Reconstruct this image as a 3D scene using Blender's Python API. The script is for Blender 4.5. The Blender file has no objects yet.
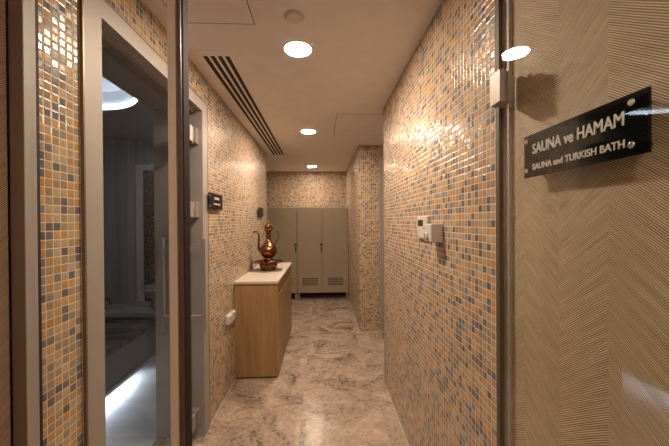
import bpy, bmesh, math, random
from mathutils import Vector, Matrix
random.seed(4)
C = bpy.context.scene.collection
S = bpy.context.scene
PI = math.pi

# ---------------------------------------------------------------- camera
HF = 1.46
def cam_basis(yaw=2.5, pitch=-.3, roll=.36):
    y, p, r = [math.radians(a) for a in (yaw, pitch, roll)]
    f = Vector((math.sin(y)*math.cos(p), math.cos(y)*math.cos(p), math.sin(p)))
    ri = f.cross(Vector((0, 0, 1))).normalized()
    u = ri.cross(f)
    return f, ri*math.cos(r)-u*math.sin(r), u*math.cos(r)+ri*math.sin(r)
f_, r_, u_ = cam_basis()
cd = bpy.data.cameras.new('camera'); cam = bpy.data.objects.new('camera', cd); C.objects.link(cam)
cd.sensor_width = 36; cd.sensor_fit = 'HORIZONTAL'; cd.lens = 300/669*36; cd.clip_start = .02
M = Matrix((r_, u_, -f_)).transposed().to_4x4(); M.translation = Vector((0, 0, HF))
cam.matrix_world = M
S.camera = cam
# ---------------------------------------------------------------- world, exposure, lamp strengths
w = bpy.data.worlds.new('world'); S.world = w; w.use_nodes = True
w.node_tree.nodes['Background'].inputs[0].default_value = (.9, .75, .6, 1)
w.node_tree.nodes['Background'].inputs[1].default_value = .02
S.view_settings.view_transform = 'Standard'; S.view_settings.look = 'None'
S.view_settings.exposure = 1.9; S.view_settings.gamma = 1; S.view_settings.use_curve_mapping = False
WARM = (1, .80, .62)
COOL = (.80, .87, 1)
L_DOWN = 138        # downlights in the corridor
L_FAR = 62          # farthest downlight, over the lockers
L_ENTRY = 105        # downlight in the entry behind the camera
L_COVE = 3.4        # hamam ceiling cove
L_STEP = 7.5          # strip under the marble slab

# ---------------------------------------------------------------- materials
def mat(name):
    m = bpy.data.materials.new(name); m.use_nodes = True
    nt = m.node_tree; b = nt.nodes['Principled BSDF']
    return m, nt, b
def N(nt, t, **k):
    n = nt.nodes.new(t)
    for a, v in k.items():
        if a.startswith('i_'):
            n.inputs[int(a[2:])].default_value = v
        else: setattr(n, a, v)
    return n
def math_(nt, op, a, b=None, c=None):
    n = nt.nodes.new('ShaderNodeMath'); n.operation = op
    for i, v in enumerate((a, b, c)):
        if v is None: continue
        if isinstance(v, (int, float)): n.inputs[i].default_value = v
        else: nt.links.new(v, n.inputs[i])
    return n.outputs[0]
def mixc(nt, f, a, b, blend='MIX'):
    n = nt.nodes.new('ShaderNodeMix'); n.data_type = 'RGBA'; n.blend_type = blend
    for i, v in ((0, f), (6, a), (7, b)):
        if isinstance(v, (int, float)): n.inputs[i].default_value = v
        elif isinstance(v, tuple): n.inputs[i].default_value = (*v, 1) if len(v) == 3 else v
        else: nt.links.new(v, n.inputs[i])
    return n.outputs[2]
def simple(name, col, rough=.5, metal=0, bump=0, bscale=200, spec=.5):
    m, nt, b = mat(name)
    b.inputs['Base Color'].default_value = (*col, 1); b.inputs['Roughness'].default_value = rough
    b.inputs['Metallic'].default_value = metal; b.inputs['Specular IOR Level'].default_value = spec
    tc = N(nt, 'ShaderNodeTexCoord'); n = N(nt, 'ShaderNodeTexNoise'); n.inputs['Scale'].default_value = 9
    nt.links.new(tc.outputs['Object'], n.inputs['Vector'])
    lo = tuple(c*.93 for c in col); hi = tuple(min(1, c*1.06) for c in col)
    nt.links.new(mixc(nt, n.outputs['Fac'], lo, hi), b.inputs['Base Color'])
    if bump:
        n2 = N(nt, 'ShaderNodeTexNoise'); n2.inputs['Scale'].default_value = bscale
        nt.links.new(tc.outputs['Object'], n2.inputs['Vector'])
        bp = N(nt, 'ShaderNodeBump'); bp.inputs['Strength'].default_value = bump; bp.inputs['Distance'].default_value = .002
        nt.links.new(n2.outputs['Fac'], bp.inputs['Height']); nt.links.new(bp.outputs[0], b.inputs['Normal'])
    return m
def brushed(name, col, rough=.4, metal=.85):
    m, nt, b = mat(name)
    tc = N(nt, 'ShaderNodeTexCoord'); mp = N(nt, 'ShaderNodeMapping'); mp.inputs['Scale'].default_value = (500, 500, 3)
    n = N(nt, 'ShaderNodeTexNoise'); n.inputs['Scale'].default_value = 1
    nt.links.new(tc.outputs['Object'], mp.inputs[0]); nt.links.new(mp.outputs[0], n.inputs['Vector'])
    nt.links.new(mixc(nt, n.outputs['Fac'], tuple(c*.88 for c in col), tuple(c*1.1 for c in col)), b.inputs['Base Color'])
    b.inputs['Roughness'].default_value = rough; b.inputs['Metallic'].default_value = metal
    return m
def emit(name, col, s):
    m, nt, b = mat(name)
    b.inputs['Base Color'].default_value = (.8, .8, .8, 1)
    b.inputs['Emission Color'].default_value = (*col, 1); b.inputs['Emission Strength'].default_value = s
    return m
def mosaic(name, axis):
    P = .0262
    m, nt, b = mat(name); L = nt.links.new
    g = N(nt, 'ShaderNodeNewGeometry'); sp = N(nt, 'ShaderNodeSeparateXYZ'); L(g.outputs['Position'], sp.inputs[0])
    u = math_(nt, 'DIVIDE', sp.outputs[axis], P); v = math_(nt, 'DIVIDE', sp.outputs[2], P)
    v = math_(nt, 'ADD', v, .18)
    # sheets are laid with a hair of drift
    uf, vf = math_(nt, 'FLOOR', u), math_(nt, 'FLOOR', v)
    ur, vr = math_(nt, 'SUBTRACT', u, uf), math_(nt, 'SUBTRACT', v, vf)
    cb = N(nt, 'ShaderNodeCombineXYZ'); L(uf, cb.inputs[0]); L(vf, cb.inputs[1]); cb.inputs[2].default_value = axis*3.3
    wn = N(nt, 'ShaderNodeTexWhiteNoise', noise_dimensions='3D'); L(cb.outputs[0], wn.inputs['Vector'])
    cr = N(nt, 'ShaderNodeValToRGB'); cr.color_ramp.interpolation = 'CONSTANT'
    cols = [(0, (.37, .28, .19)), (.14, (.45, .345, .245)), (.27, (.32, .24, .16)), (.36, (.46, .33, .20)),
            (.48, (.45, .255, .11)), (.59, (.50, .315, .15)), (.70, (.19, .17, .165)), (.82, (.14, .13, .135)), (.94, (.27, .24, .215))]
    e = cr.color_ramp.elements; e[0].position = 0; e[0].color = (*cols[0][1], 1); e[1].position = cols[1][0]; e[1].color = (*cols[1][1], 1)
    for p_, c_ in cols[2:]:
        q = e.new(p_); q.color = (*c_, 1)
    L(wn.outputs['Value'], cr.inputs[0])
    # distance to the tile edge
    du = math_(nt, 'MINIMUM', ur, math_(nt, 'SUBTRACT', 1, ur)); dv = math_(nt, 'MINIMUM', vr, math_(nt, 'SUBTRACT', 1, vr))
    d = math_(nt, 'MINIMUM', du, dv)
    mask = N(nt, 'ShaderNodeMapRange'); mask.inputs[1].default_value = .032; mask.inputs[2].default_value = .058; L(d, mask.inputs[0])
    edge = N(nt, 'ShaderNodeMapRange'); edge.inputs[1].default_value = .04; edge.inputs[2].default_value = .17; L(d, edge.inputs[0])
    nz = N(nt, 'ShaderNodeTexNoise'); nz.inputs['Scale'].default_value = 130; L(g.outputs['Position'], nz.inputs['Vector'])
    tint = mixc(nt, nz.outputs['Fac'], (.8, .8, .8), (1.2, 1.2, 1.2))
    tile = mixc(nt, 1.0, cr.outputs[0], tint, 'MULTIPLY')
    b.inputs['Specular IOR Level'].default_value = .27
    L(mixc(nt, mask.outputs[0], (.72, .60, .48), tile), b.inputs['Base Color'])
    rr = N(nt, 'ShaderNodeMapRange'); rr.inputs[3].default_value = .75; rr.inputs[4].default_value = .24; L(mask.outputs[0], rr.inputs[0])
    L(rr.outputs[0], b.inputs['Roughness'])
    # each tile sits at its own tiny tilt
    sub = N(nt, 'ShaderNodeVectorMath', operation='SUBTRACT'); L(wn.outputs['Color'], sub.inputs[0]); sub.inputs[1].default_value = (.5, .5, .5)
    sc = N(nt, 'ShaderNodeVectorMath', operation='SCALE'); L(sub.outputs[0], sc.inputs[0]); sc.inputs[3].default_value = .11
    ad = N(nt, 'ShaderNodeVectorMath', operation='ADD'); L(sc.outputs[0], ad.inputs[0]); L(g.outputs['Normal'], ad.inputs[1])
    no = N(nt, 'ShaderNodeVectorMath', operation='NORMALIZE'); L(ad.outputs[0], no.inputs[0])
    h = math_(nt, 'ADD', edge.outputs[0], math_(nt, 'MULTIPLY', nz.outputs['Fac'], .35))
    bp = N(nt, 'ShaderNodeBump'); bp.inputs['Strength'].default_value = .45; bp.inputs['Distance'].default_value = .0015
    L(h, bp.inputs['Height']); L(no.outputs[0], bp.inputs['Normal']); L(bp.outputs[0], b.inputs['Normal'])
    return m
def wallpaper(name):
    m, nt, b = mat(name); L = nt.links.new
    g = N(nt, 'ShaderNodeNewGeometry'); sp = N(nt, 'ShaderNodeSeparateXYZ'); L(g.outputs['Position'], sp.inputs[0])
    Y, Z = sp.outputs[1], sp.outputs[2]
    t = math_(nt, 'DIVIDE', math_(nt, 'SUBTRACT', Y, .587), .1275)
    k = math_(nt, 'FLOOR', t); fr = math_(nt, 'SUBTRACT', t, k)
    par = math_(nt, 'MULTIPLY', math_(nt, 'FRACT', math_(nt, 'MULTIPLY', k, .5)), 2)      # 0 / 1
    sgn = math_(nt, 'SUBTRACT', 1, math_(nt, 'MULTIPLY', par, 2))                        # -1 / +1
    # pleat bands: ribs rise with depth in one band and fall in the next
    n0 = N(nt, 'ShaderNodeTexNoise'); n0.inputs['Scale'].default_value = 3; L(g.outputs['Position'], n0.inputs['Vector'])
    c = math_(nt, 'ADD', Z, math_(nt, 'MULTIPLY', math_(nt, 'MULTIPLY', Y, .78), sgn))
    c = math_(nt, 'ADD', c, math_(nt, 'MULTIPLY', n0.outputs['Fac'], .008))
    ph = math_(nt, 'MULTIPLY', c, 2*PI/.0052)
    s = math_(nt, 'SINE', ph)
    cb = N(nt, 'ShaderNodeCombineXYZ'); L(math_(nt, 'MULTIPLY', c, 150), cb.inputs[0]); L(math_(nt, 'MULTIPLY', Y, 9), cb.inputs[1]); L(k, cb.inputs[2])
    n1 = N(nt, 'ShaderNodeTexNoise'); n1.inputs['Scale'].default_value = 1; L(cb.outputs[0], n1.inputs['Vector'])
    n2 = N(nt, 'ShaderNodeTexNoise'); n2.inputs['Scale'].default_value = 900; L(g.outputs['Position'], n2.inputs['Vector'])
    v = math_(nt, 'ADD', math_(nt, 'MULTIPLY', s, .36), math_(nt, 'ADD', math_(nt, 'ADD', math_(nt, 'MULTIPLY', n1.outputs['Fac'], .6), .2), math_(nt, 'MULTIPLY', n2.outputs['Fac'], .25)))
    mr = N(nt, 'ShaderNodeMapRange'); mr.inputs[1].default_value = .3; mr.inputs[2].default_value = 1.0; L(v, mr.inputs[0])
    col = mixc(nt, mr.outputs[0], (.17, .122, .072), (.72, .555, .375))
    L(col, b.inputs['Base Color']); b.inputs['Roughness'].default_value = .62
    bp = N(nt, 'ShaderNodeBump'); bp.inputs['Strength'].default_value = .5; bp.inputs['Distance'].default_value = .0012
    # soft printed pleat relief across every band
    L(math_(nt, 'ADD', v, math_(nt, 'MULTIPLY', fr, 1.0)), bp.inputs['Height']); L(bp.outputs[0], b.inputs['Normal'])
    return m
def stone_floor(name, dark, midc, light, slab=(.6, .9), rough=.3, bias=0.):
    m, nt, b = mat(name); L = nt.links.new
    g = N(nt, 'ShaderNodeNewGeometry'); sp = N(nt, 'ShaderNodeSeparateXYZ'); L(g.outputs['Position'], sp.inputs[0])
    u = math_(nt, 'DIVIDE', math_(nt, 'ADD', sp.outputs[0], .16), slab[0]); v = math_(nt, 'DIVIDE', math_(nt, 'ADD', sp.outputs[1], .30), slab[1])
    uf, vf = math_(nt, 'FLOOR', u), math_(nt, 'FLOOR', v)
    cb = N(nt, 'ShaderNodeCombineXYZ'); L(uf, cb.inputs[0]); L(vf, cb.inputs[1])
    wn = N(nt, 'ShaderNodeTexWhiteNoise', noise_dimensions='3D'); L(cb.outputs[0], wn.inputs['Vector'])
    off = N(nt, 'ShaderNodeVectorMath', operation='SCALE'); L(wn.outputs['Color'], off.inputs[0]); off.inputs[3].default_value = 12
    ad = N(nt, 'ShaderNodeVectorMath', operation='ADD'); L(off.outputs[0], ad.inputs[0]); L(g.outputs['Position'], ad.inputs[1])
    n1 = N(nt, 'ShaderNodeTexNoise'); n1.inputs['Scale'].default_value = 2.6; n1.inputs['Detail'].default_value = 9; n1.inputs['Roughness'].default_value = .72; n1.inputs['Distortion'].default_value = 1.2
    L(ad.outputs[0], n1.inputs['Vector'])
    n2 = N(nt, 'ShaderNodeTexNoise'); n2.inputs['Scale'].default_value = 34; n2.inputs['Detail'].default_value = 8; n2.inputs['Roughness'].default_value = .8
    L(ad.outputs[0], n2.inputs['Vector'])
    cr = N(nt, 'ShaderNodeValToRGB'); e = cr.color_ramp.elements
    e[0].position = .40+bias; e[0].color = (*dark, 1); e[1].position = .605+bias; e[1].color = (*light, 1)
    q = e.new(.468+bias); q.color = (*midc, 1)
    val = math_(nt, 'ADD', math_(nt, 'MULTIPLY', n1.outputs['Fac'], .55), math_(nt, 'MULTIPLY', n2.outputs['Fac'], .45))
    L(val, cr.inputs[0])
    ur, vr = math_(nt, 'SUBTRACT', u, uf), math_(nt, 'SUBTRACT', v, vf)
    du = math_(nt, 'MULTIPLY', math_(nt, 'MINIMUM', ur, math_(nt, 'SUBTRACT', 1, ur)), slab[0])
    dv = math_(nt, 'MULTIPLY', math_(nt, 'MINIMUM', vr, math_(nt, 'SUBTRACT', 1, vr)), slab[1])
    j = math_(nt, 'LESS_THAN', math_(nt, 'MINIMUM', du, dv), .0018)
    L(mixc(nt, math_(nt, 'MULTIPLY', j, .7), cr.outputs[0], (.40, .32, .25)), b.inputs['Base Color'])
    rr = N(nt, 'ShaderNodeMapRange'); rr.inputs[3].default_value = rough*.75; rr.inputs[4].default_value = rough*1.4; L(n2.outputs['Fac'], rr.inputs[0])
    L(rr.outputs[0], b.inputs['Roughness'])
    bp = N(nt, 'ShaderNodeBump'); bp.inputs['Strength'].default_value = .12; bp.inputs['Distance'].default_value = .002
    L(val, bp.inputs['Height']); L(bp.outputs[0], b.inputs['Normal'])
    return m
def veined(name, dark, light, rough=.3, scale=(1, 1, 1), turn=0., rough_tex=.6, lo=.35, hi=.65):
    m, nt, b = mat(name); L = nt.links.new
    g = N(nt, 'ShaderNodeNewGeometry'); mp = N(nt, 'ShaderNodeMapping'); mp.inputs['Scale'].default_value = scale; mp.inputs['Rotation'].default_value = (0, 0, turn)
    L(g.outputs['Position'], mp.inputs[0])
    n = N(nt, 'ShaderNodeTexNoise'); n.inputs['Scale'].default_value = 1; n.inputs['Detail'].default_value = 7; n.inputs['Roughness'].default_value = rough_tex; n.inputs['Distortion'].default_value = .4
    L(mp.outputs[0], n.inputs['Vector'])
    mr = N(nt, 'ShaderNodeMapRange'); mr.inputs[1].default_value = lo; mr.inputs[2].default_value = hi; L(n.outputs['Fac'], mr.inputs[0])
    L(mixc(nt, mr.outputs[0], dark, light), b.inputs['Base Color']); b.inputs['Roughness'].default_value = rough
    return m
def glass(name, tint=(.97, .985, .975), ior=1.5):
    m = bpy.data.materials.new(name); m.use_nodes = True; nt = m.node_tree; nt.nodes.clear()
    o = N(nt, 'ShaderNodeOutputMaterial'); mx = N(nt, 'ShaderNodeMixShader'); t = N(nt, 'ShaderNodeBsdfTransparent'); gl = N(nt, 'ShaderNodeBsdfGlossy')
    t.inputs[0].default_value = (*tint, 1); gl.inputs['Roughness'].default_value = .0; gl.inputs[0].default_value = (1, 1, 1, 1)
    fr = N(nt, 'ShaderNodeFresnel'); fr.inputs[0].default_value = ior
    ge = N(nt, 'ShaderNodeNewGeometry')
    # only outward faces mirror, so a pane reflects once
    k = math_(nt, 'MULTIPLY', fr.outputs[0], math_(nt, 'SUBTRACT', 1, ge.outputs['Backfacing']))
    nt.links.new(k, mx.inputs[0]); nt.links.new(t.outputs[0], mx.inputs[1]); nt.links.new(gl.outputs[0], mx.inputs[2]); nt.links.new(mx.outputs[0], o.inputs[0])
    return m
def copper(name):
    m, nt, b = mat(name); L = nt.links.new
    tc = N(nt, 'ShaderNodeTexCoord')
    n = N(nt, 'ShaderNodeTexNoise'); n.inputs['Scale'].default_value = 45; n.inputs['Detail'].default_value = 4; L(tc.outputs['Object'], n.inputs['Vector'])
    vo = N(nt, 'ShaderNodeTexVoronoi'); vo.inputs['Scale'].default_value = 70; L(tc.outputs['Object'], vo.inputs['Vector'])
    mr = N(nt, 'ShaderNodeMapRange'); mr.inputs[1].default_value = .38; mr.inputs[2].default_value = .6; L(n.outputs['Fac'], mr.inputs[0])
    L(mixc(nt, mr.outputs[0], (.055, .028, .016), (.34, .155, .07)), b.inputs['Base Color'])
    b.inputs['Metallic'].default_value = .95; b.inputs['Roughness'].default_value = .27
    bp = N(nt, 'ShaderNodeBump'); bp.inputs['Strength'].default_value = .5; bp.inputs['Distance'].default_value = .002
    L(vo.outputs['Distance'], bp.inputs['Height']); L(bp.outputs[0], b.inputs['Normal'])
    return m

TX, TY = mosaic('glass_mosaic_side', 1), mosaic('glass_mosaic_end', 0)
PAPER = wallpaper('ribbed_wallpaper')
CEIL = simple('ceiling_paint', (.80, .75, .70), .85, bump=.05)
PAINT = simple('passage_paint', (.5, .44, .38), .8)
FLOOR = stone_floor('brown_marble', (.095, .070, .056), (.31, .235, .182), (.54, .42, .33), rough=.22)
HFLOOR = veined('pale_marble', (.50, .49, .48), (.80, .79, .78), .3, (1.2, 5, 2))
SATIN = brushed('satin_steel', (.36, .32, .29), .58, .2)
POST = brushed('post_steel', (.54, .455, .39), .58, .2)
BRONZE = brushed('bronze_steel', (.22, .16, .12), .45, .6)
HINGE = brushed('hinge_steel', (.36, .31, .27), .5, .4)
GREYFR = brushed('grey_lining', (.34, .31, .28), .5, .3)
BLACK = simple('black_gap', (.012, .010, .009), .7)
CHROME = simple('polished_steel', (.8, .78, .75), .18, 1)
GLASS = glass('clear_glass')
GLASSD = glass('tinted_glass', (.86, .88, .90), 1.28)
GLASSC = glass('coated_glass', ior=1.28)
LAMP = emit('lamp_diffuser', WARM, L_DOWN)
LAMPF = emit('far_lamp_diffuser', WARM, L_FAR)
LAMPE = emit('entry_lamp_diffuser', WARM, L_ENTRY)
COVE = emit('cove_strip', COOL, L_COVE)
STEP = emit('step_strip', COOL, L_STEP)
WHITEP = simple('white_plastic', (.58, .54, .49), .45)
WHITEM = simple('white_metal', (.66, .60, .54), .6)
OAK = veined('oak_veneer', (.25, .145, .062), (.40, .255, .12), .42, (26, 26, 1.6), rough_tex=.65, lo=.3, hi=.7)
TOPST = simple('cream_stone', (.58, .51, .44), .35)
LOCK = simple('olive_locker_paint', (.34, .285, .20), .42)
SIGNB = simple('black_acrylic', (.006, .005, .005), .03, 0, spec=.18)
LETTER = simple('white_lettering', (.74, .68, .62), .5)
COP = copper('chased_copper')
HWALL = veined('grey_wood_marble_panel', (.21, .20, .20), (.44, .425, .415), .4, (14, 14, .35), lo=.3, hi=.7)
SLABM = veined('grey_veined_marble', (.07, .066, .064), (.26, .25, .245), .16, (2.0, 14, 3), turn=.5)
HCEIL = simple('hamam_plaster', (.62, .62, .63), .8)
BENCHM = veined('bench_marble', (.33, .32, .31), (.5, .49, .47), .3, (3, 9, 3))
NICHE = veined('dark_glass_mosaic', (.004, .006, .007), (.20, .28, .30), .4, (45, 45, 45), lo=.52, hi=.66)
LCD = simple('dark_lcd', (.05, .045, .035), .2)

# ---------------------------------------------------------------- helpers
def box(bm, x0, x1, y0, y1, z0, z1, bev=0):
    x0, x1 = sorted((x0, x1)); y0, y1 = sorted((y0, y1)); z0, z1 = sorted((z0, z1))
    r = bmesh.ops.create_cube(bm, size=1)
    vs = r['verts']
    for v in vs:
        v.co = Vector((x0+(v.co.x+.5)*(x1-x0), y0+(v.co.y+.5)*(y1-y0), z0+(v.co.z+.5)*(z1-z0)))
    if bev:
        es = {e for v in vs for e in v.link_edges}
        bmesh.ops.bevel(bm, geom=list(es), offset=bev, segments=2, affect='EDGES', profile=.5)
    return bm
def bx(*a, **k):
    return box(bmesh.new(), *a, **k)
def bxs(*boxes):
    bm = bmesh.new()
    for b_ in boxes: box(bm, *b_)
    return bm
def lathe(bm, prof, c, seg=40):
    rings = []
    for r, z in prof:
        r = max(r, 1e-4)
        rings.append([bm.verts.new((c[0]+r*math.cos(2*PI*i/seg), c[1]+r*math.sin(2*PI*i/seg), c[2]+z)) for i in range(seg)])
    for a, b in zip(rings, rings[1:]):
        for i in range(seg):
            f = bm.faces.new((a[i], a[(i+1) % seg], b[(i+1) % seg], b[i])); f.smooth = True
    bm.faces.new(rings[0][::-1]); bm.faces.new(rings[-1])
    return bm
def cyl(bm, p0, p1, r, seg=20, r1=None):
    return tube(bm, [p0, p1], [r, r if r1 is None else r1], seg)
def tube(bm, pts, rad, seg=12):
    pts = [Vector(p) for p in pts]
    if isinstance(rad, (int, float)): rad = [rad]*len(pts)
    rings = []; up = None
    for i, p in enumerate(pts):
        d = (pts[min(i+1, len(pts)-1)]-pts[max(i-1, 0)]).normalized()
        if up is None:
            up = d.orthogonal().normalized()
        up = (up-d*up.dot(d)).normalized(); s = d.cross(up)
        rings.append([bm.verts.new(p+(up*math.cos(2*PI*k/seg)+s*math.sin(2*PI*k/seg))*rad[i]) for k in range(seg)])
    for a, b in zip(rings, rings[1:]):
        for k in range(seg):
            f = bm.faces.new((a[k], a[(k+1) % seg], b[(k+1) % seg], b[k])); f.smooth = True
    bm.faces.new(rings[0][::-1]); bm.faces.new(rings[-1])
    return bm
def spline(pts, n=8):
    P = [Vector(p) for p in pts]; P = [P[0]*2-P[1]]+P+[P[-1]*2-P[-2]]; out = []
    for i in range(1, len(P)-2):
        for k in range(n):
            t = k/n
            out.append(.5*((2*P[i])+(-P[i-1]+P[i+1])*t+(2*P[i-1]-5*P[i]+4*P[i+1]-P[i+2])*t*t+(-P[i-1]+3*P[i]-3*P[i+1]+P[i+2])*t**3))
    out.append(P[-2]); return out
def wloc(o):
    v = Vector((0, 0, 0))
    while o: v += o.location; o = o.parent
    return v
def obj(name, bm, m, parent=None):
    bmesh.ops.recalc_face_normals(bm, faces=bm.faces)
    me = bpy.data.meshes.new(name)
    if parent:
        bmesh.ops.translate(bm, verts=bm.verts, vec=-wloc(parent))
    bm.to_mesh(me); bm.free(); me.materials.append(m)
    o = bpy.data.objects.new(name, me); C.objects.link(o)
    if parent: o.parent = parent
    return o
def tag(o, label=None, cat=None, group=None, kind=None):
    if label: o['label'] = label
    if cat: o['category'] = cat
    if group: o['group'] = group
    if kind: o['kind'] = kind
    return o
def thing(name, label, cat, loc, group=None, kind=None):
    o = bpy.data.objects.new(name, None); C.objects.link(o); o.location = loc; o.empty_display_size = .05
    return tag(o, label, cat, group, kind)
def struct(name, bm, m, parent=None, label=None):
    o = obj(name, bm, m, parent)
    if not parent: o['kind'] = 'structure'
    if label: o['label'] = label
    return o
def copy_tree(o, parent=None):
    c = o.copy(); C.objects.link(c); c.parent = parent
    for ch in list(o.children): copy_tree(ch, c)
    return c

# ---------------------------------------------------------------- room dimensions
HC = 2.47
XL, XR = -.81, .56            # tiled faces
# ---------------------------------------------------------------- floor and ceiling
struct('floor', bx(-1.12, 2.3, -1.7, 6.35, -.1, 0), FLOOR, label='brown marble slab floor of the corridor')
struct('floor', bx(-4.3, -1.12, -.2, 3.9, -.1, 0), HFLOOR, label='pale marble floor of the hamam behind the glass door')
struct('floor', bx(-1.9, -1.12, 3.9, 6.35, -.1, 0), FLOOR, label='brown marble floor of the alcove beside the lockers')
struct('ceiling', bxs((-.97, 2.3, -1.7, 6.35, HC, HC+.12), (-1.9, -.97, 4.0, 6.35, HC, HC+.12)), CEIL, label='flat beige painted corridor ceiling')

# hamam ceiling with a round lit recess
def holed_ceiling(x0, x1, y0, y1, c, r, z, up):
    bm = bmesh.new(); n = 72
    ang = sorted([2*PI*i/n for i in range(n)]+[math.atan2(y-c[1], x-c[0]) % (2*PI) for x in (x0, x1) for y in (y0, y1)])
    inn, out, inu, outu = [], [], [], []
    for a in ang:
        ca, sa = math.cos(a), math.sin(a)
        t = min(((x1-c[0])/ca if ca > 1e-9 else 1e9), ((x0-c[0])/ca if ca < -1e-9 else 1e9), ((y1-c[1])/sa if sa > 1e-9 else 1e9), ((y0-c[1])/sa if sa < -1e-9 else 1e9))
        inn.append(bm.verts.new((c[0]+r*ca, c[1]+r*sa, z))); out.append(bm.verts.new((c[0]+t*ca, c[1]+t*sa, z)))
        inu.append(bm.verts.new((c[0]+r*ca, c[1]+r*sa, z+up))); outu.append(bm.verts.new((c[0]+t*ca, c[1]+t*sa, z+up)))
    m = len(ang)
    for i in range(m):
        j = (i+1) % m
        bm.faces.new((inn[i], inn[j], out[j], out[i])); bm.faces.new((inn[i], inu[i], inu[j], inn[j]))
        bm.faces.new((out[i], out[j], outu[j], outu[i])); bm.faces.new((outu[i], outu[j], inu[j], inu[i]))
    bm.faces.new(inu)
    return bm
CC = (-1.97, 2.2, HC)
struct('ceiling', holed_ceiling(-4.3, -.97, -.2, 3.9, CC, .58, HC, .16), HCEIL, label='grey hamam ceiling with a round lit recess')
ring = bmesh.new()
def ringmesh(bm, c, r0, r1, z0, z1, seg=72):
    vs = [[bm.verts.new((c[0]+r*math.cos(2*PI*i/seg), c[1]+r*math.sin(2*PI*i/seg), z)) for r, z in ((r0, z0), (r1, z0), (r1, z1), (r0, z1))] for i in range(seg)]
    for i in range(seg):
        a, b = vs[i], vs[(i+1) % seg]
        for k in range(4):
            f = bm.faces.new((a[k], b[k], b[(k+1) % 4], a[(k+1) % 4])); f.smooth = False
    return bm
tag(obj('cove_light', ringmesh(ring, CC, .562, .578, HC+.005, HC+.035), COVE), 'cool white light ring in the round ceiling recess of the hamam', 'light')

# ---------------------------------------------------------------- walls
D0, D1, DZ = 1.095, 2.115, 2.255      # rough opening of the hamam door
struct('wall_left', bxs((-1.12, XL, .89, D0, 0, HC), (-1.12, XL, D0, D1, DZ, HC), (-1.12, XL, D1, 3.9, 0, HC), (-.97, XL, 3.9, 4.45, 0, HC)), TX, label='mosaic tiled left wall of the corridor')
struct('wall_left_entry', bx(-.95, -.813, -1.7, .815, 0, HC), PAPER, label='ribbed wallpaper wall left of the entrance')
struct('wall_right', bx(XR, .70, .94, 2.65, 0, HC), TX, label='mosaic tiled right wall of the corridor')
struct('wall_right_entry', bx(.585, .70, -1.7, .935, 0, HC), PAPER, label='ribbed wallpaper wall right of the entrance')
struct('wall_entry_back', bx(-.95, .70, -1.82, -1.7, 0, HC), PAINT, label='plain wall behind the viewer')
struct('wall_back', bx(-1.9, .50, 6.10, 6.22, 0, HC), TY, label='mosaic tiled end wall above the lockers')
struct('wall_recess', bxs((.50, .62, 3.985, 6.22, 0, HC)), TX, label='mosaic tiled side wall beside the lockers')
struct('wall_recess_front', bxs((.50, .775, 3.97, 3.985, 0, HC), (.775, 2.3, 3.97, 3.985, 2.27, HC), (1.68, 2.3, 3.97, 3.985, 0, 2.27)), TY, label='mosaic tiled wall face at the end of the right passage')
struct('wall_passage', bx(2.3, 2.42, .94, 4.1, 0, HC), PAINT, label='painted end wall of the right passage')
struct('wall_passage_side', bx(.70, 2.3, 2.53, 2.65, 0, HC), PAINT, label='painted near wall of the right passage')
struct('wall_alcove', bx(-1.9, -1.78, 3.9, 6.10, 0, HC), PAINT, label='painted wall left of the lockers')
struct('wall_hamam_back', bxs((-4.3, -.97, 3.70, 3.9, 0, HC)), HWALL, label='grey striped panel wall at the back of the hamam')
struct('wall_hamam_left', bx(-4.3, -4.18, -.2, 3.70, 0, HC), HWALL, label='grey panel wall at the far left of the hamam')
struct('wall_hamam_front', bx(-4.18, -1.12, -.2, -.08, 0, HC), HWALL, label='grey panel wall on the near side of the hamam')
struct('wall_hamam_right', bx(-1.12, -.97, -.2, .89, 0, HC), HWALL, label='grey panel wall between the hamam and the entrance')
# trims
struct('trim_1', bx(-.815, -.803, 4.45, 4.462, 0, HC), SATIN, label='steel corner strip at the far end of the left wall')
struct('trim_2', bx(.555, .57, 2.65, 2.66, 0, HC), SATIN, label='steel corner strip at the far end of the right wall')
struct('baseboard_left', bxs((XL, XL+.003, 2.17, 4.45, 0, .003)), TOPST, label='pale sealant line under the left wall')
struct('baseboard_right', bx(XR-.003, XR, .94, 2.65, 0, .003), TOPST, label='pale sealant line under the right wall')
struct('baseboard_recess', bx(.497, .50, 3.97, 6.1, 0, .003), TOPST, label='pale sealant line under the recess wall')

# ---------------------------------------------------------------- entrance: fixed sidelight, posts, header
wn = thing('window_1', 'clear fixed glass sidelight between steel entrance posts', 'window', (-.6, .845, 0), kind='structure')
lp = obj('post', bxs((-.811, -.777, .82, .856, 0, 2.15)), BRONZE, wn)  # dark reflection of the entry put into front colour; side has paler skin
obj('post_pale_side', bx(-.777, -.7745, .8205, .8535, 0, 2.15), SATIN, lp)
obj('gap_seal', bx(-.813, -.798, .8565, .889, 0, 2.15), BLACK, lp)
mp_ = obj('post', bx(-.407, -.386, .82, .872, 0, 2.15), POST, wn)
obj('door_stop', bx(-.386, -.3755, .826, .872, 0, 2.15), simple('dark_bronze', (.10, .068, .052), .5, .3), mp_)
obj('gap_seal', bx(-.3755, -.3735, .838, .871, 0, 2.15), simple('rubber_seal', (.035, .025, .02), .75, spec=.2), mp_)
obj('glass_pane', bx(-.7745, -.407, .838, .846, .01, 2.15), GLASSC, wn)
obj('header', bx(-.811, .585, .82, .872, 2.15, HC), BRONZE, wn)
struct('trim_3', bx(.5605, .585, .922, .94, 0, HC), simple('dark_edge', (.10, .072, .045), .6, bump=.4, bscale=400), label='dark edge strip at the near end of the right wall')
struct('trim_4', bx(.575, .585, .895, .922, 0, 2.15), SATIN, label='pale steel strip behind the open glass door')
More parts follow.
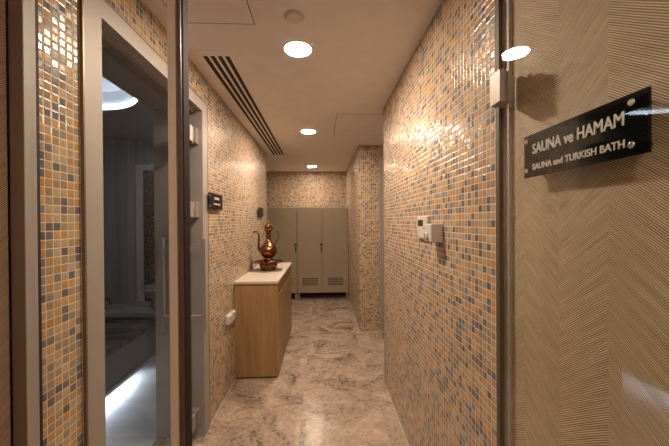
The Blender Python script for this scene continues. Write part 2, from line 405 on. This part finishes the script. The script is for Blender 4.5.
# open glass door leaf
dl = thing('door_1', 'open frameless glass entrance door folded back along the right wall', 'door', (.525, .83, 0), kind='structure')
obj('glass_pane', bx(.522, .532, -.06, .842, .012, 2.12), GLASS, dl)
for z in (1.845, .22):
    h = obj('hinge', bxs((.508, .5215, .832, .882, z-.045, z+.045), (.5325, .545, .832, .882, z-.045, z+.045), (.522, .532, .8425, .885, z-.045, z+.045), (.545, .576, .868, .885, z-.045, z+.045)), HINGE, dl)
    obj('hinge_pin', cyl(bmesh.new(), (.552, .860, z-.052), (.552, .860, z+.052), .006), CHROME, h)

# ---------------------------------------------------------------- hamam glass door in the left wall
dh = thing('door_2', 'tall glass hamam door in a satin steel frame', 'door', (-.86, 1.63, 0), kind='structure')
A0, A1, Az = 1.142, 2.075, 2.215
obj('architrave', bxs((XL, XL+.008, 1.058, A0, 0, Az), (XL, XL+.008, A1, 2.162, 0, Az), (XL, XL+.008, 1.058, 2.162, Az, 2.288)), SATIN, dh)
obj('edge_strip', bxs((XL, XL+.010, 1.051, 1.058, 0, 2.296), (XL, XL+.010, 2.162, 2.167, 0, 2.296), (XL, XL+.010, 1.058, 2.162, 2.288, 2.294)), BRONZE, dh)
obj('frame_lining', bxs((-1.125, XL, D0, A0, 0, DZ), (-1.125, XL, A1, D1, 0, DZ), (-1.125, XL, A0, A1, Az, DZ)), GREYFR, dh)
obj('glass_channel', bxs((-.874, -.854, A0, A1, Az-.014, Az), (-.868, -.86, A0, A0+.006, 0, Az)), SATIN, dh)
obj('door_stop', bxs((-.98, -.925, A0, A1, Az-.02, Az), (-.98, -.925, A0, A0+.012, 0, Az-.02), (-.98, -.925, A1-.012, A1, 0, Az-.02)), GREYFR, dh)
obj('glass_pane', bx(-.869, -.859, A0+.008, 2.018, .01, Az-.013), GLASSD, dh)
for z in (2.04, 1.545, .15):
    h = obj('hinge', bxs((-.859, -.838, 1.965, 2.018, z-.05, z+.05), (-.888, -.869, 1.965, 2.018, z-.05, z+.05), (-.888, -.83, 2.030, A1, z-.05, z+.05)), HINGE, dh)
    obj('hinge_pin', cyl(bmesh.new(), (-.848, 2.024, z-.058), (-.848, 2.024, z+.058), .006), CHROME, h)
for sx in (1, -1):
    xg = -.859 if sx > 0 else -.869
    xb = xg+(.108 if sx > 0 else -.142)
    h = obj('pull_handle', bx(xb-.015, xb+.015, 1.935, 1.953, .755, 1.36, bev=.003), SATIN, dh)
    for z in (1.285, .855):
        obj('handle_standoff', bx(min(xg, xb), max(xg, xb), 1.937, 1.951, z-.014, z+.014), SATIN, h)

# door at the end of the right passage
d3 = thing('door_3', 'passage door in a grey steel frame behind the right wall', 'door', (1.2, 3.96, 0), kind='structure')
obj('frame', bxs((.775, .835, 3.955, 3.985, 0, 2.27), (1.62, 1.68, 3.955, 3.985, 0, 2.27), (.835, 1.62, 3.955, 3.985, 2.21, 2.27)), SATIN, d3)
obj('leaf', bx(.837, 1.618, 3.962, 3.984, .01, 2.208), LOCK, d3)
obj('lever', bxs((1.54, 1.56, 3.93, 3.962, 1.03, 1.05), (1.45, 1.56, 3.92, 3.93, 1.03, 1.05)), CHROME, d3)

# ---------------------------------------------------------------- hamam interior
pf = thing('marble_platform', 'low grey veined marble heating platform inside the hamam', 'platform', (-2.5, 2.0, 0))
obj('top_slab', bx(-3.6, -1.70, .5, 3.24, .40, .44, bev=.006), SLABM, pf)
obj('body', bx(-3.6, -1.72, .5, 3.24, .10, .40), simple('dark_marble_side', (.30, .30, .315), .35), pf)
obj('edge_strip', bx(-1.722, -1.694, .5, 3.24, .094, .116), simple('pale_light_line', (.75, .75, .74), .4), pf)  # white LED line along the bottom edge, put into a pale colour
obj('plinth', bx(-3.5, -1.85, .6, 2.95, 0, .10), BLACK, pf)
obj('light_strip', bx(-1.79, -1.765, .55, 2.95, .082, .096), STEP, pf)
bn = thing('marble_bench', 'pale marble bench along the back wall of the hamam', 'bench', (-2.6, 3.5, 0))
obj('seat', bx(-4.17, -1.13, 3.25, 3.698, .46, .51, bev=.006), BENCHM, bn)
obj('base', bx(-4.17, -1.13, 3.31, 3.698, 0, .46), BENCHM, bn)
nf = thing('wall_niche', 'pale frame around a dark mosaic panel on the hamam back wall', 'wall panel', (-2.0, 3.7, 0.52))
obj('frame', bxs((-2.20, -2.12, 3.665, 3.699, .52, 2.08), (-1.62, -1.54, 3.665, 3.699, .52, 2.08), (-2.20, -1.54, 3.665, 3.699, 2.08, 2.15)), simple('pale_frame', (.62, .60, .58), .5), nf)
obj('mosaic_panel', bx(-2.12, -1.62, 3.685, 3.699, .52, 2.08), NICHE, nf)
bc = lathe(bmesh.new(), [(.07, 0), (.075, .03), (.05, .06), (.06, .09), (.13, .15), (.165, .20), (.175, .235), (.16, .235), (.14, .20), (.08, .15), (.02, .14)], (-1.83, 3.45, .512))
tag(obj('wash_basin', bc, BENCHM), 'round pale marble wash basin on the bench by the dark mosaic', 'basin')
tp = thing('bath_tap', 'small black curved tap beside the left edge of the hamam door view', 'tap', (-2.395, 3.40, .5105))
obj('spout', tube(bmesh.new(), spline([(-2.395, 3.40, .512), (-2.395, 3.40, .57), (-2.365, 3.40, .635), (-2.335, 3.40, .60), (-2.33, 3.40, .56)]), .008), BLACK, tp)
obj('foot', lathe(bmesh.new(), [(.025, 0), (.02, .012)], (-2.395, 3.40, .5105), 20), BLACK, tp)

# ---------------------------------------------------------------- ceiling fittings
def downlight(x, y, label, m=LAMP, group='round recessed downlights'):
    t = thing('downlight', label, 'downlight', (x, y, HC), group)
    obj('trim_ring', ringmesh(bmesh.new(), (x, y), .076, .088, HC-.006, HC-.0005, 48), WHITEM, t)
    d = lathe(bmesh.new(), [(.0755, -.0045), (.0755, -.001)], (x, y, HC), 48)
    obj('diffuser', d, m, t)
downlight(-.130, 1.765, 'round lit downlight nearest the viewer, beside the slot grille')
downlight(-.14, 3.37, 'middle lit round downlight, left of the ceiling hatch')
downlight(-.165, 5.50, 'farthest lit round downlight, in front of the lockers', LAMPF)
downlight(-.12, -.75, 'round downlight of the entry behind the viewer', LAMPE)
t = thing('ceiling_speaker', 'round unlit beige ceiling disc in front of the nearest downlight', 'ceiling fitting', (-.127, 1.49, HC))
obj('rim', lathe(bmesh.new(), [(.047, -.004), (.050, -.001)], (-.127, 1.49, HC), 40), WHITEM, t)
obj('cover', lathe(bmesh.new(), [(.034, -.008), (.038, -.007), (.040, -.0045)], (-.127, 1.49, HC), 40), WHITEM, t)
t = thing('sprinkler', 'tiny round ceiling sprinkler beside the farthest downlight', 'sprinkler', (-.27, 5.15, HC))
obj('plate', lathe(bmesh.new(), [(.026, -.005), (.03, -.001)], (-.27, 5.15, HC), 24), WHITEM, t)
obj('nozzle', lathe(bmesh.new(), [(.016, -.03), (.006, -.024), (.008, -.006)], (-.27, 5.15, HC), 16), BRONZE, t)

def hatch(x0, x1, y0, y1, label):
    t = thing('access_hatch', label, 'ceiling hatch', ((x0+x1)/2, (y0+y1)/2, HC))
    obj('shadow_gap', bx(x0, x1, y0, y1, HC-.0008, HC-.0002), BLACK, t)
    obj('panel', bx(x0+.004, x1-.004, y0+.004, y1-.005, HC-.0016, HC-.0010), CEIL, t)
hatch(-.718, -.332, 1.02, 1.555, 'square flush ceiling hatch above the glass entrance')
hatch(.15, .74, 2.81, 3.50, 'square flush ceiling hatch between the middle downlight and the right passage')

t = thing('slot_diffuser', 'long white linear air grille with four black slots', 'air grille', (-.66, 3.2, HC))
gx0, gx1, gy0, gy1 = -.745, -.535, 1.80, 4.60
bars = []
slots = [(-.713, -.685), (-.669, -.641), (-.625, -.597), (-.581, -.553)]
xs = [gx0]+[v for s_ in slots for v in s_]+[gx1]
for i in range(0, len(xs), 2): bars.append((xs[i], xs[i+1], gy0, gy1, HC-.0025, HC-.0009))
bars += [(gx0, gx1, gy0, 1.855, HC-.0026, HC-.0008), (gx0, gx1, 4.55, gy1, HC-.0026, HC-.0008)]
obj('grille_frame', bxs(*bars), CEIL, t)
obj('slot_backing', bx(gx0+.01, gx1-.01, gy0+.02, gy1-.02, HC-.0007, HC-.0002), BLACK, t)

# ---------------------------------------------------------------- lockers
def locker(x0, label, lock_door):
    W, Y0, Y1, Z0, Z1 = .9535, 5.60, 6.07, .128, 1.722
    t = thing('locker', label, 'locker', (x0+W/2, 5.8, 0), 'olive two-door lockers')
    obj('body', bx(x0+.002, x0+W-.002, Y0+.02, Y1, Z0, Z1-.004), LOCK, t)
    for k in (0, 1):
        a = x0+k*W/2+.005; b_ = x0+(k+1)*W/2-.005
        d = obj('door', bx(a, b_, Y0, Y0+.018, Z0+.004, Z1, bev=.002), LOCK, t)
        m_ = (a+b_)/2
        obj('vent_slots', bxs(*[(m_-.145, m_+.145, Y0-.001, Y0+.004, .27+i*.031, .283+i*.031) for i in range(5)]), BLACK, d)
        obj('vent_slats', bxs(*[(m_-.148, m_+.148, Y0-.006, Y0+.001, .284+i*.031, .289+i*.031) for i in range(5)]), LOCK, d)
        s_ = 1 if k == 0 else -1
        hx = b_-.022
        if k == lock_door:
            obj('lock', tube(bmesh.new(), [(hx, Y0-.012, 1.03), (hx, Y0-.002, 1.03), (hx, Y0, 1.03)], [.019, .021, .022], 20), BLACK, d)
            obj('pull', bx(hx-.010, hx+.010, Y0-.014, Y0, .90, .99, bev=.002), BLACK, d)
    for lx in (x0+.01, x0+W-.04):
        for ly in (Y0+.025, Y1-.05):
            l_ = obj('leg', bx(lx, lx+.03, ly, ly+.03, .006, Z0), SATIN, t)
            obj('foot', bx(lx-.004, lx+.034, ly-.004, ly+.034, 0, .006), BLACK, l_)
    obj('stretcher', bx(x0+.04, x0+W-.04, Y1-.04, Y1-.025, .075, .095), BRONZE, t)
locker(-.4545, 'olive two-door locker on steel legs at the right, against the recess wall', 0)
locker(-1.4090, 'olive two-door locker at the left, partly hidden behind the copper ewer and cabinet', 1)

# ---------------------------------------------------------------- oak cabinet
t = thing('cabinet', 'low oak cabinet with a cream stone top against the left tiled wall', 'cabinet', (-.61, 3.44, 0))
obj('plinth', bx(-.80, -.435, 2.835, 4.03, 0, .016), BLACK, t)
obj('body', bxs((-.808, -.412, 2.815, 2.835, .016, .885), (-.808, -.412, 4.045, 4.065, .016, .885), (-.808, -.436, 2.835, 4.045, .016, .885), (-.436, -.412, 2.835, 4.045, .80, .885)), OAK, t)
obj('handle_groove', bx(-.436, -.428, 2.835, 4.045, .765, .80), BLACK, t)
yy = [2.8365, 3.2385, 3.6405, 4.0435]
for a, b_ in zip(yy, yy[1:]):
    obj('door', bx(-.4355, -.412, a+.0015, b_-.0015, .02, .765), OAK, t)
obj('stone_top', bx(-.809, -.402, 2.80, 4.085, .885, .91, bev=.003), TOPST, t)

# ---------------------------------------------------------------- basin and ewer
EX, EY, EZ = -.605, 3.45, .9105
t = thing('copper_basin', 'copper basin with a wide flat brim under the ewer on the cabinet', 'basin', (EX, EY, EZ))
obj('bowl', lathe(bmesh.new(), [(.070, 0), (.082, .004), (.092, .03), (.100, .06), (.103, .088), (.098, .088), (.094, .06), (.08, .02), (.02, .014)], (EX, EY, EZ), 48), COP, t)
obj('brim', ringmesh(bmesh.new(), (EX, EY), .100, .150, EZ+.089, EZ+.094, 48), COP, t)
obj('brim_edge', ringmesh(bmesh.new(), (EX, EY), .150, .176, EZ+.094, EZ+.100, 48), COP, t)
obj('perforated_insert', lathe(bmesh.new(), [(.099, .0945), (.075, .104), (.06, .112), (.01, .113)], (EX, EY, EZ), 40), COP, t)
hg = obj('drop_handle', tube(bmesh.new(), spline([(EX-.172, EY-.01, EZ+.10), (EX-.185, EY-.012, EZ+.08), (EX-.19, EY-.012, EZ+.045), (EX-.18, EY-.012, EZ+.012)]), [.013]*24+[.017]), BRONZE, t)
Z = EZ+.1145
t = thing('copper_ewer', 'tall chased copper ewer with a curved spout standing in the basin', 'ewer', (EX, EY, Z))
prof = [(.058, 0), (.060, .006), (.050, .016), (.042, .026), (.056, .036), (.078, .054), (.093, .078), (.100, .105), (.096, .132), (.082, .158), (.061, .182), (.042, .203), (.032, .222), (.027, .240), (.025, .262), (.031, .275), (.026, .290), (.027, .305), (.031, .322), (.036, .335), (.046, .345), (.047, .352), (.034, .358)]
obj('body', lathe(bmesh.new(), prof, (EX, EY, Z), 48), COP, t)
ld = obj('lid', lathe(bmesh.new(), [(.043, .3585), (.044, .366), (.041, .385), (.029, .402), (.012, .410)], (EX, EY, Z), 40), COP, t)
obj('finial', lathe(bmesh.new(), [(.006, .4105), (.005, .418), (.011, .428), (.009, .440), (.002, .450)], (EX, EY, Z), 24), COP, ld)
sp_ = [(-.070, .098), (-.098, .115), (-.110, .150), (-.108, .20), (-.106, .25), (-.110, .29), (-.124, .318), (-.146, .326), (-.164, .316)]
pts = spline([(EX+a, EY-.005, Z+b_) for a, b_ in sp_])
obj('spout', tube(bmesh.new(), pts, [.018-.0085*min(1, i/(len(pts)*.55)) for i in range(len(pts)-3)]+[.011, .013, .012]), COP, t)
hd = [(.038, .352), (.058, .358), (.082, .345), (.108, .312), (.116, .275), (.106, .235), (.086, .200), (.070, .172), (.073, .150)]
obj('handle', tube(bmesh.new(), spline([(EX+a, EY+.004, Z+b_) for a, b_ in hd]), .0058), COP, t)
obj('thumb_hinge', bx(EX+.034, EX+.060, EY-.006, EY+.012, Z+.352, Z+.372, bev=.003), COP, t)

# ---------------------------------------------------------------- wall fittings
def outlet(y, label):
    t = thing('socket_outlet', label, 'socket', (-.80, y, .635), 'white surface socket boxes')
    obj('back_box', bx(-.810, -.782, y-.048, y+.048, .592, .668, bev=.004), WHITEP, t)
    obj('cover', bx(-.782, -.776, y-.044, y+.044, .596, .664, bev=.003), WHITEP, t)
    obj('socket_well', cyl(bmesh.new(), (-.776, y, .632), (-.7752, y, .632), .02), simple('socket_shade', (.42, .38, .33), .5), t)
outlet(2.60, 'white surface socket box, the one nearer the glass door')
outlet(2.715, 'white surface socket box, the one touching the oak cabinet side')

t = thing('thermostat', 'flat white wall thermostat with a small dark display', 'thermostat', (XR, 1.60, 1.42))
obj('case', bx(.543, XR, 1.52, 1.68, 1.365, 1.485, bev=.004), WHITEP, t)
obj('display', bx(.5415, .543, 1.585, 1.665, 1.432, 1.465), LCD, t)
obj('button', bx(.541, .543, 1.555, 1.57, 1.415, 1.425), BLACK, t)
t = thing('dial_control', 'boxy white wall control with a round dial, right of the thermostat', 'wall control', (XR, 1.40, 1.4))
obj('case', bx(.504, XR, 1.36, 1.455, 1.36, 1.446, bev=.004), WHITEP, t)
k_ = obj('dial', cyl(bmesh.new(), (.504, 1.412, 1.388), (.492, 1.412, 1.388), .018, 28), WHITEP, t)
obj('dial_grip', bx(.486, .4915, 1.409, 1.415, 1.372, 1.404), WHITEP, k_)

# ---------------------------------------------------------------- signs
def text_mesh(s, size, off=.0):
    cu = bpy.data.curves.new('t', 'FONT'); cu.body = s; cu.size = size; cu.extrude = .0006; cu.offset = off; cu.resolution_u = 3
    o = bpy.data.objects.new('t', cu); C.objects.link(o)
    bpy.context.view_layer.update()
    me = bpy.data.meshes.new_from_object(o.evaluated_get(bpy.context.evaluated_depsgraph_get()))
    bpy.data.objects.remove(o); bpy.data.curves.remove(cu)
    return me
def letter_line(s, parent, x, y_start, y_end, zb, cap, facing):
    """facing -1: on a wall to the right (reads towards smaller y); +1: on the left wall (reads towards larger y)."""
    me = text_mesh(s, 1.0, .014)
    xs_ = [v.co.x for v in me.vertices]; ys_ = [v.co.y for v in me.vertices]
    x0, x1, y0, y1 = min(xs_), max(xs_), min(ys_), max(ys_)
    P = wloc(parent)
    for v in me.vertices:
        u = (v.co.x-x0)/(x1-x0); h_ = (v.co.y-y0)/(y1-y0)
        d = v.co.z
        v.co = Vector((x+facing*d, y_start+(y_end-y_start)*u, zb+cap*h_))-P
    me.materials.append(LETTER); me.name = 'lettering'
    o = bpy.data.objects.new('lettering', me); C.objects.link(o); o.parent = parent
    return o
# large sign
t = thing('wall_sign', 'black acrylic sign reading SAUNA ve HAMAM, SAUNA and TURKISH BATH', 'sign', (.553, .636, 1.628))
obj('plate', bx(.550, .556, .481, .791, 1.573, 1.684, bev=.001), SIGNB, t)
letter_line('SAUNA ve HAMAM', t, .5490, .757, .521, 1.631, .0265, -1)
letter_line('SAUNA and TURKISH BATH', t, .5490, .757, .520, 1.590, .0155, -1)
for y, z in ((.778, 1.668), (.778, 1.591), (.507, 1.667), (.507, 1.592)):
    b_ = obj('standoff_bolt', cyl(bmesh.new(), (.584, y, z), (.5485, y, z), .0045, 20), CHROME, t)
    obj('bolt_cap', tube(bmesh.new(), [(.5485, y, z), (.5465, y, z), (.545, y, z)], [.0065, .0065, .004], 24), CHROME, b_)
# small sign by the hamam door
def small_sign(y0, y1, z0, z1, label, lines):
    t = thing('wall_sign', label, 'sign', (-.79, (y0+y1)/2, (z0+z1)/2))
    obj('plate', bx(-.788, -.782, y0, y1, z0, z1, bev=.001), SIGNB, t)
    for s, a, b_, z, c_ in lines:
        letter_line(s, t, -.7810, y0+a, y0+b_, z0+z, c_, 1)
    for y in (y0+.016, y1-.016):
        for z in (z0+.018, z1-.018):
            obj('standoff_bolt', cyl(bmesh.new(), (XL+.001, y, z), (-.779, y, z), .005, 16), CHROME, t)
small_sign(2.135, 2.42, 1.557, 1.670, 'small black two-line sign beside the glass hamam door', [('HAMAM', .10, .20, .068, .020), ('TURKISH BATH', .075, .225, .030, .013)])
small_sign(3.80, 4.10, 1.528, 1.645, 'small black sign at the far end of the left wall near the lockers', [])
